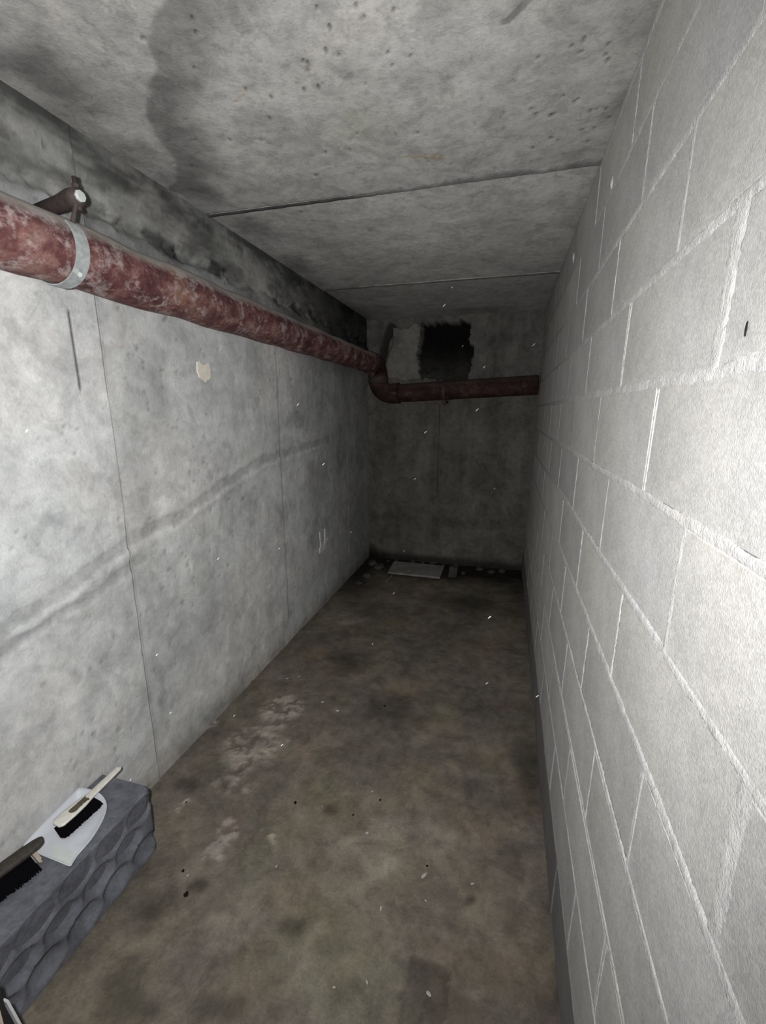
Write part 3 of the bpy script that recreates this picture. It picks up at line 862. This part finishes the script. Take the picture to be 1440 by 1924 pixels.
hd = obj('handle', v, f, 'cream_plastic', hb, smooth=True)
# dirt caked on the head
dc = L_(neck, head, .38)
t_ = (head - neck)/np.linalg.norm(head - neck); s_ = np.cross(t_, (0, 0, 1.0)); s_ /= np.linalg.norm(s_)
P = []; F = []
nu, nv = 14, 8
for i in range(nu):
    for j in range(nv):
        a = (i/(nu - 1) - .5)*.058; b = (j/(nv - 1) - .5)*.024 + .002
        e = max(abs(i/(nu - 1) - .5), abs(j/(nv - 1) - .5))*2
        q = dc + t_*(a + .003*random.uniform(-1, 1)) + s_*(-(b) + .002*random.uniform(-1, 1))
        P.append((q[0], q[1], q[2] + .0045 + .004*(1 - e**4)*random.uniform(.5, 1)))
obj('dirt', P, gridfaces(nu, nv), 'brown_dirt', hb)
def bristles(name, a, b, out, rows, n, ln, mat, par, spread, rad=.0011, seed=1, jit=.004):
    """tufts as thin tapered prisms fanning out from the line a-b"""
    rnd = random.Random(seed); P = []; F = []
    for i in range(n):
        for r in range(rows):
            p = L_(a, b, (i + rnd.random()*.8)/n) + out*(r/rows*.010)
            d_ = out*(spread*(.55 + .45*(r + 1)/rows)) + np.array((0, 0, -1.0))*(1 - spread*.6) + np.array([rnd.uniform(-1, 1) for _ in range(3)])*.10
            d_ = d_/np.linalg.norm(d_)*ln*rnd.uniform(.85, 1.08)
            q = p + d_
            q[2] = max(q[2], TZ + .004)
            x = np.cross(d_, (0, 0, 1.0)); x = x/(np.linalg.norm(x) + 1e-9); y = np.cross(d_, x); y = y/(np.linalg.norm(y) + 1e-9)
            b0 = len(P)
            for c, rr in ((p, rad*1.4), (q, rad*1.6)):
                for an in (0, 2.09, 4.19): P.append(tuple(c + (x*math.cos(an) + y*math.sin(an))*rr))
            F += [(b0, b0 + 1, b0 + 4, b0 + 3), (b0 + 1, b0 + 2, b0 + 5, b0 + 4), (b0 + 2, b0, b0 + 3, b0 + 5), (b0 + 3, b0 + 4, b0 + 5)]
    o = obj(name, P, F, mat, par); return o
side = -s_ if (-s_)[0] > 0 else s_            # bristles fan towards the room
br = bristles('bristles', L_(neck, head, .02) - np.array((0, 0, .004)), L_(neck, head, 1.05) - np.array((0, 0, .004)), side, 10, 110, .046, 'black_bristle', hb, 1.15)
br['kind'] = 'stuff'

# ------------------------------------------------------------------ dark scrubbing brush beside it
sb = empty('scrubbing_brush', tuple(tp(30, 1620)))
tag(sb, 'dark brown wooden brush with black bristles in front of the white dustpan', 'brush')
e0, e1 = tp(81, 1577, .040), tp(-75, 1690, .040)
pts = [e0, L_(e0, e1, .03), L_(e0, e1, .09), L_(e0, e1, .3), L_(e0, e1, .6), L_(e0, e1, .9), L_(e0, e1, 1.0)]
v, f = slab_path(pts, [.006, .013, .018, .021, .021, .019, .008], .009)
obj('brush_back', v, f, 'dark_wood', sb, smooth=True)
t_ = (e1 - e0)/np.linalg.norm(e1 - e0); s2 = np.cross(t_, (0, 0, 1.0)); s2 /= np.linalg.norm(s2)
if s2[0] < 0: s2 = -s2
o = bristles('bristles', L_(e0, e1, .22) - np.array((0, 0, .006)), L_(e0, e1, .95) - np.array((0, 0, .006)), s2, 10, 80, .062, 'black_bristle', sb, .95, seed=4); o['kind'] = 'stuff'
o = bristles('worn_bristles', L_(e0, e1, .12) - np.array((0, 0, .006)), L_(e0, e1, .27) - np.array((0, 0, .006)), s2, 1, 6, .050, 'tan_bristle', sb, 1.0, rad=.0016, seed=6); o['kind'] = 'stuff'
o['label'] = 'tan worn bristle tufts'

# ------------------------------------------------------------------ cream panel with white edging at the frame's corner
brd = empty('boarded_panel', (-.86, .40, 0))
tag(brd, 'cream panel with pale grey edge strip standing in front of grey block', 'panel')
ya = .43
q = lambda x, y: onY(x, y, ya)
def wedge(name, top_, bot_, width, mat, yoff):
    a, b = q(*top_), q(*bot_)
    d_ = (b - a); lo = a + d_*(a[2]/(a[2] - b[2]))           # run the edge down to the floor
    P = []
    for yy in (ya + yoff + .0045, ya + yoff):
        P += [(a[0], yy, a[2]), (lo[0], yy, 0.0), (lo[0] - width, yy, 0.0), (a[0] - width, yy, a[2])]
    F = [(0, 1, 2, 3), (7, 6, 5, 4)] + [(i, 4 + i, 4 + (i + 1) % 4, (i + 1) % 4) for i in range(4)]
    return obj(name, P, F, mat, brd)
wedge('edge_strip', (12, 1884), (34, 1924), .012, 'white_board', .0)
wedge('dark_gap_strip', (-2, 1846), (20, 1924), .012, 'dark_edge', -.005)  # black strip standing in for the shaded gap beside the cream board
wedge('cream_face', (-2, 1862), (14, 1924), .10, 'cream_board', -.010)

# ------------------------------------------------------------------ things by the far wall
bp = [onZ(741, 1056, .03), onZ(835, 1065, .03), onZ(827, 1086, .03), onZ(729, 1076, .03)]
bx = (bp[0][0] + bp[3][0])/2; by = 4.05
ang = math.atan2(bp[1][1] - bp[0][1], bp[1][0] - bp[0][0])
board = empty('loose_board', (bp[0][0]*.5 + bp[2][0]*.5, bp[0][1]*.5 + bp[2][1]*.5, 0))
tag(board, 'pale flat board lying on debris at the foot of the far wall', 'board')
P = []
for z in (.022, .040):
    for p in bp: P.append((p[0], p[1], z + .004*(p[1] - 4)))
F = [(4, 7, 6, 5), (0, 1, 2, 3)] + [(i, 4 + i, 4 + (i + 1) % 4, (i + 1) % 4) for i in range(4)]
o = obj('plank', P, [tuple(reversed(t)) for t in F], 'old_board', board)
for t in (.12, .85):
    a = L_(bp[0], bp[1], t); b = L_(bp[3], bp[2], t)
    c = (a + b)/2
    v, f = box(c[0] - .03, c[0] + .03, c[1] - .12, c[1] + .12, .002, .0225); obj('batten', v, f, 'rubble', board)
bk = onZ(850, 1086, 0)
P, F = [], []
v, f = box(bk[0] - .038, bk[0] + .038, bk[1], bk[1] + .06, 0, .11)
v = [(x + .01*(z > .05), y, z - .012*(x > bk[0])*(z > .05)) for x, y, z in v]
tag(obj('brick_end', v, f, 'rubble'), 'small upright broken brick beside the pale board at far wall', 'brick')
rnd = random.Random(3)
for i in range(12):
    x = -1.26 + i*.118 + rnd.uniform(-.03, .03); y = 4.33 - abs(rnd.gauss(0, .10))
    if -1.1 < x < -.36 and y < 4.34: y = 4.35
    r = rnd.uniform(.016, .042)
    v, f = rock((0, 0, r*.35), r, 900 + i, .55)
    o = tag(obj('rubble_chunk', v, f, 'rubble'), 'dark grimy rubble chunk in the dirt along the far wall', 'rubble', 'rubble chunks along the far wall')
    o.location = (x, y, .004)
for i, (x, y, r) in enumerate([(700, 1062, .05), (690, 1085, .045), (676, 1100, .035), (712, 1070, .06)]):
    p = onZ(x, y, 0)
    v, f = rock((0, 0, r*.4), r, 950 + i, .6)
    o = tag(obj('rubble_chunk', v, f, 'rubble'), 'dark lump of rubble heaped in the left far corner', 'rubble', 'rubble in the left far corner')
    o.location = (max(p[0], XL + .08), min(p[1], YF - .09), .004)
a, b = onZ(662, 1112, .012), onZ(684, 1090, .012)
v, f = tube([tuple(a), tuple(L_(a, b, .5) + np.array((.01, 0, .004))), tuple(b)], [.010, .012, .009], 7)
tag(obj('stick', v, f, 'rusty_steel'), 'short dark stick on the floor near left far corner', 'stick')
v, f = tube([tuple(onZ(726, 1092, .008)), tuple(onZ(737, 1081, .010))], [.006, .005], 6)
tag(obj('splinter', v, f, 'old_board'), 'thin pale wood splinter at the corner of the loose board', 'splinter')

# ------------------------------------------------------------------ crumbs on the floor
for i, (x, y, s) in enumerate([(555, 1508, .0065), (715, 1503, .005), (664, 1531, .004), (803, 1627, .0045), (723, 1326, .006), (344, 1636, .005), (350, 1680, .008), (350, 1507, .004)]):
    p = onZ(x, y, .006); v, f = rock((0, 0, 0), s, 20 + i, .6)
    o = tag(obj('crumb', v, f, 'black_crumb'), 'tiny black crumb on the brown floor', 'crumb', 'black crumbs on the floor')
    o.location = tuple(p); o.rotation_euler = (0, 0, i*1.3)
for i, (x, y, s) in enumerate([(690, 1565, .005), (797, 1645, .009), (716, 1706, .006), (806, 1867, .006), (628, 1855, .004), (520, 1627, .004), (690, 1845, .004), (606, 1319, .007),
                               (540, 1275, .007), (562, 1271, .007), (800, 1692, .004), (888, 1660, .005), (353, 1645, .004), (606, 1515, .003), (634, 1335, .008), (700, 1487, .004)]):
    p = onZ(x, y, .006); v, f = rock((0, 0, 0), s, 60 + i, .5)
    v = [(a*1.5, b*.7, c) for a, b, c in v]
    o = tag(obj('chip', v, f, 'pale_fleck'), 'small pale mortar chip on the brown floor', 'chip', 'pale chips on the floor')
    o.location = tuple(p); o.rotation_euler = (0, 0, i*.9)

# ------------------------------------------------------------------ dust hanging in the air, caught in the torch light
MV, MFc = [], []
rnd = random.Random(12)
for (x, y, dist) in [(608, 872, 1.2), (800, 812, 1.6), (897, 770, 1.8), (740, 1115, 1.5), (930, 918, 2.2), (835, 574, 1.7), (910, 690, 2.0), (1003, 648, 2.0), (530, 1400, 1.0),
                     (295, 1230, .9), (50, 810, .7), (410, 1050, 1.1), (700, 1210, 1.5), (915, 1284, 1.4), (525, 1031, 1.3), (920, 1160, .8), (850, 540, 2.0), (1010, 1308, 1.2),
                     (660, 1000, 2.0), (780, 900, 2.4), (440, 1345, 1.1), (245, 1465, .8), (560, 760, 1.6), (870, 650, 2.6), (760, 1035, 2.4), (320, 1340, 1.0)]:
    d = ray(x, y); p = d/np.linalg.norm(d)*dist; p[2] += CAMZ
    r = .0016*dist*rnd.uniform(.6, 1.2)
    v, f = rock((0, 0, 0), r, int(x*7 + y), .5)
    c_, s__ = math.cos(2.2), math.sin(2.2)
    b0 = len(MV)
    for (a, b, c) in v:
        a *= 2.6
        MV.append((p[0] + a*.7 + b*.2, p[1] + b, p[2] + a*.7 + c))
    MFc += [tuple(b0 + i for i in q_) for q_ in f]
du = obj('airborne_dust', MV, MFc, 'dust')
tag(du, 'pale flecks of dust floating in the air of the passage', 'dust', kind='stuff')
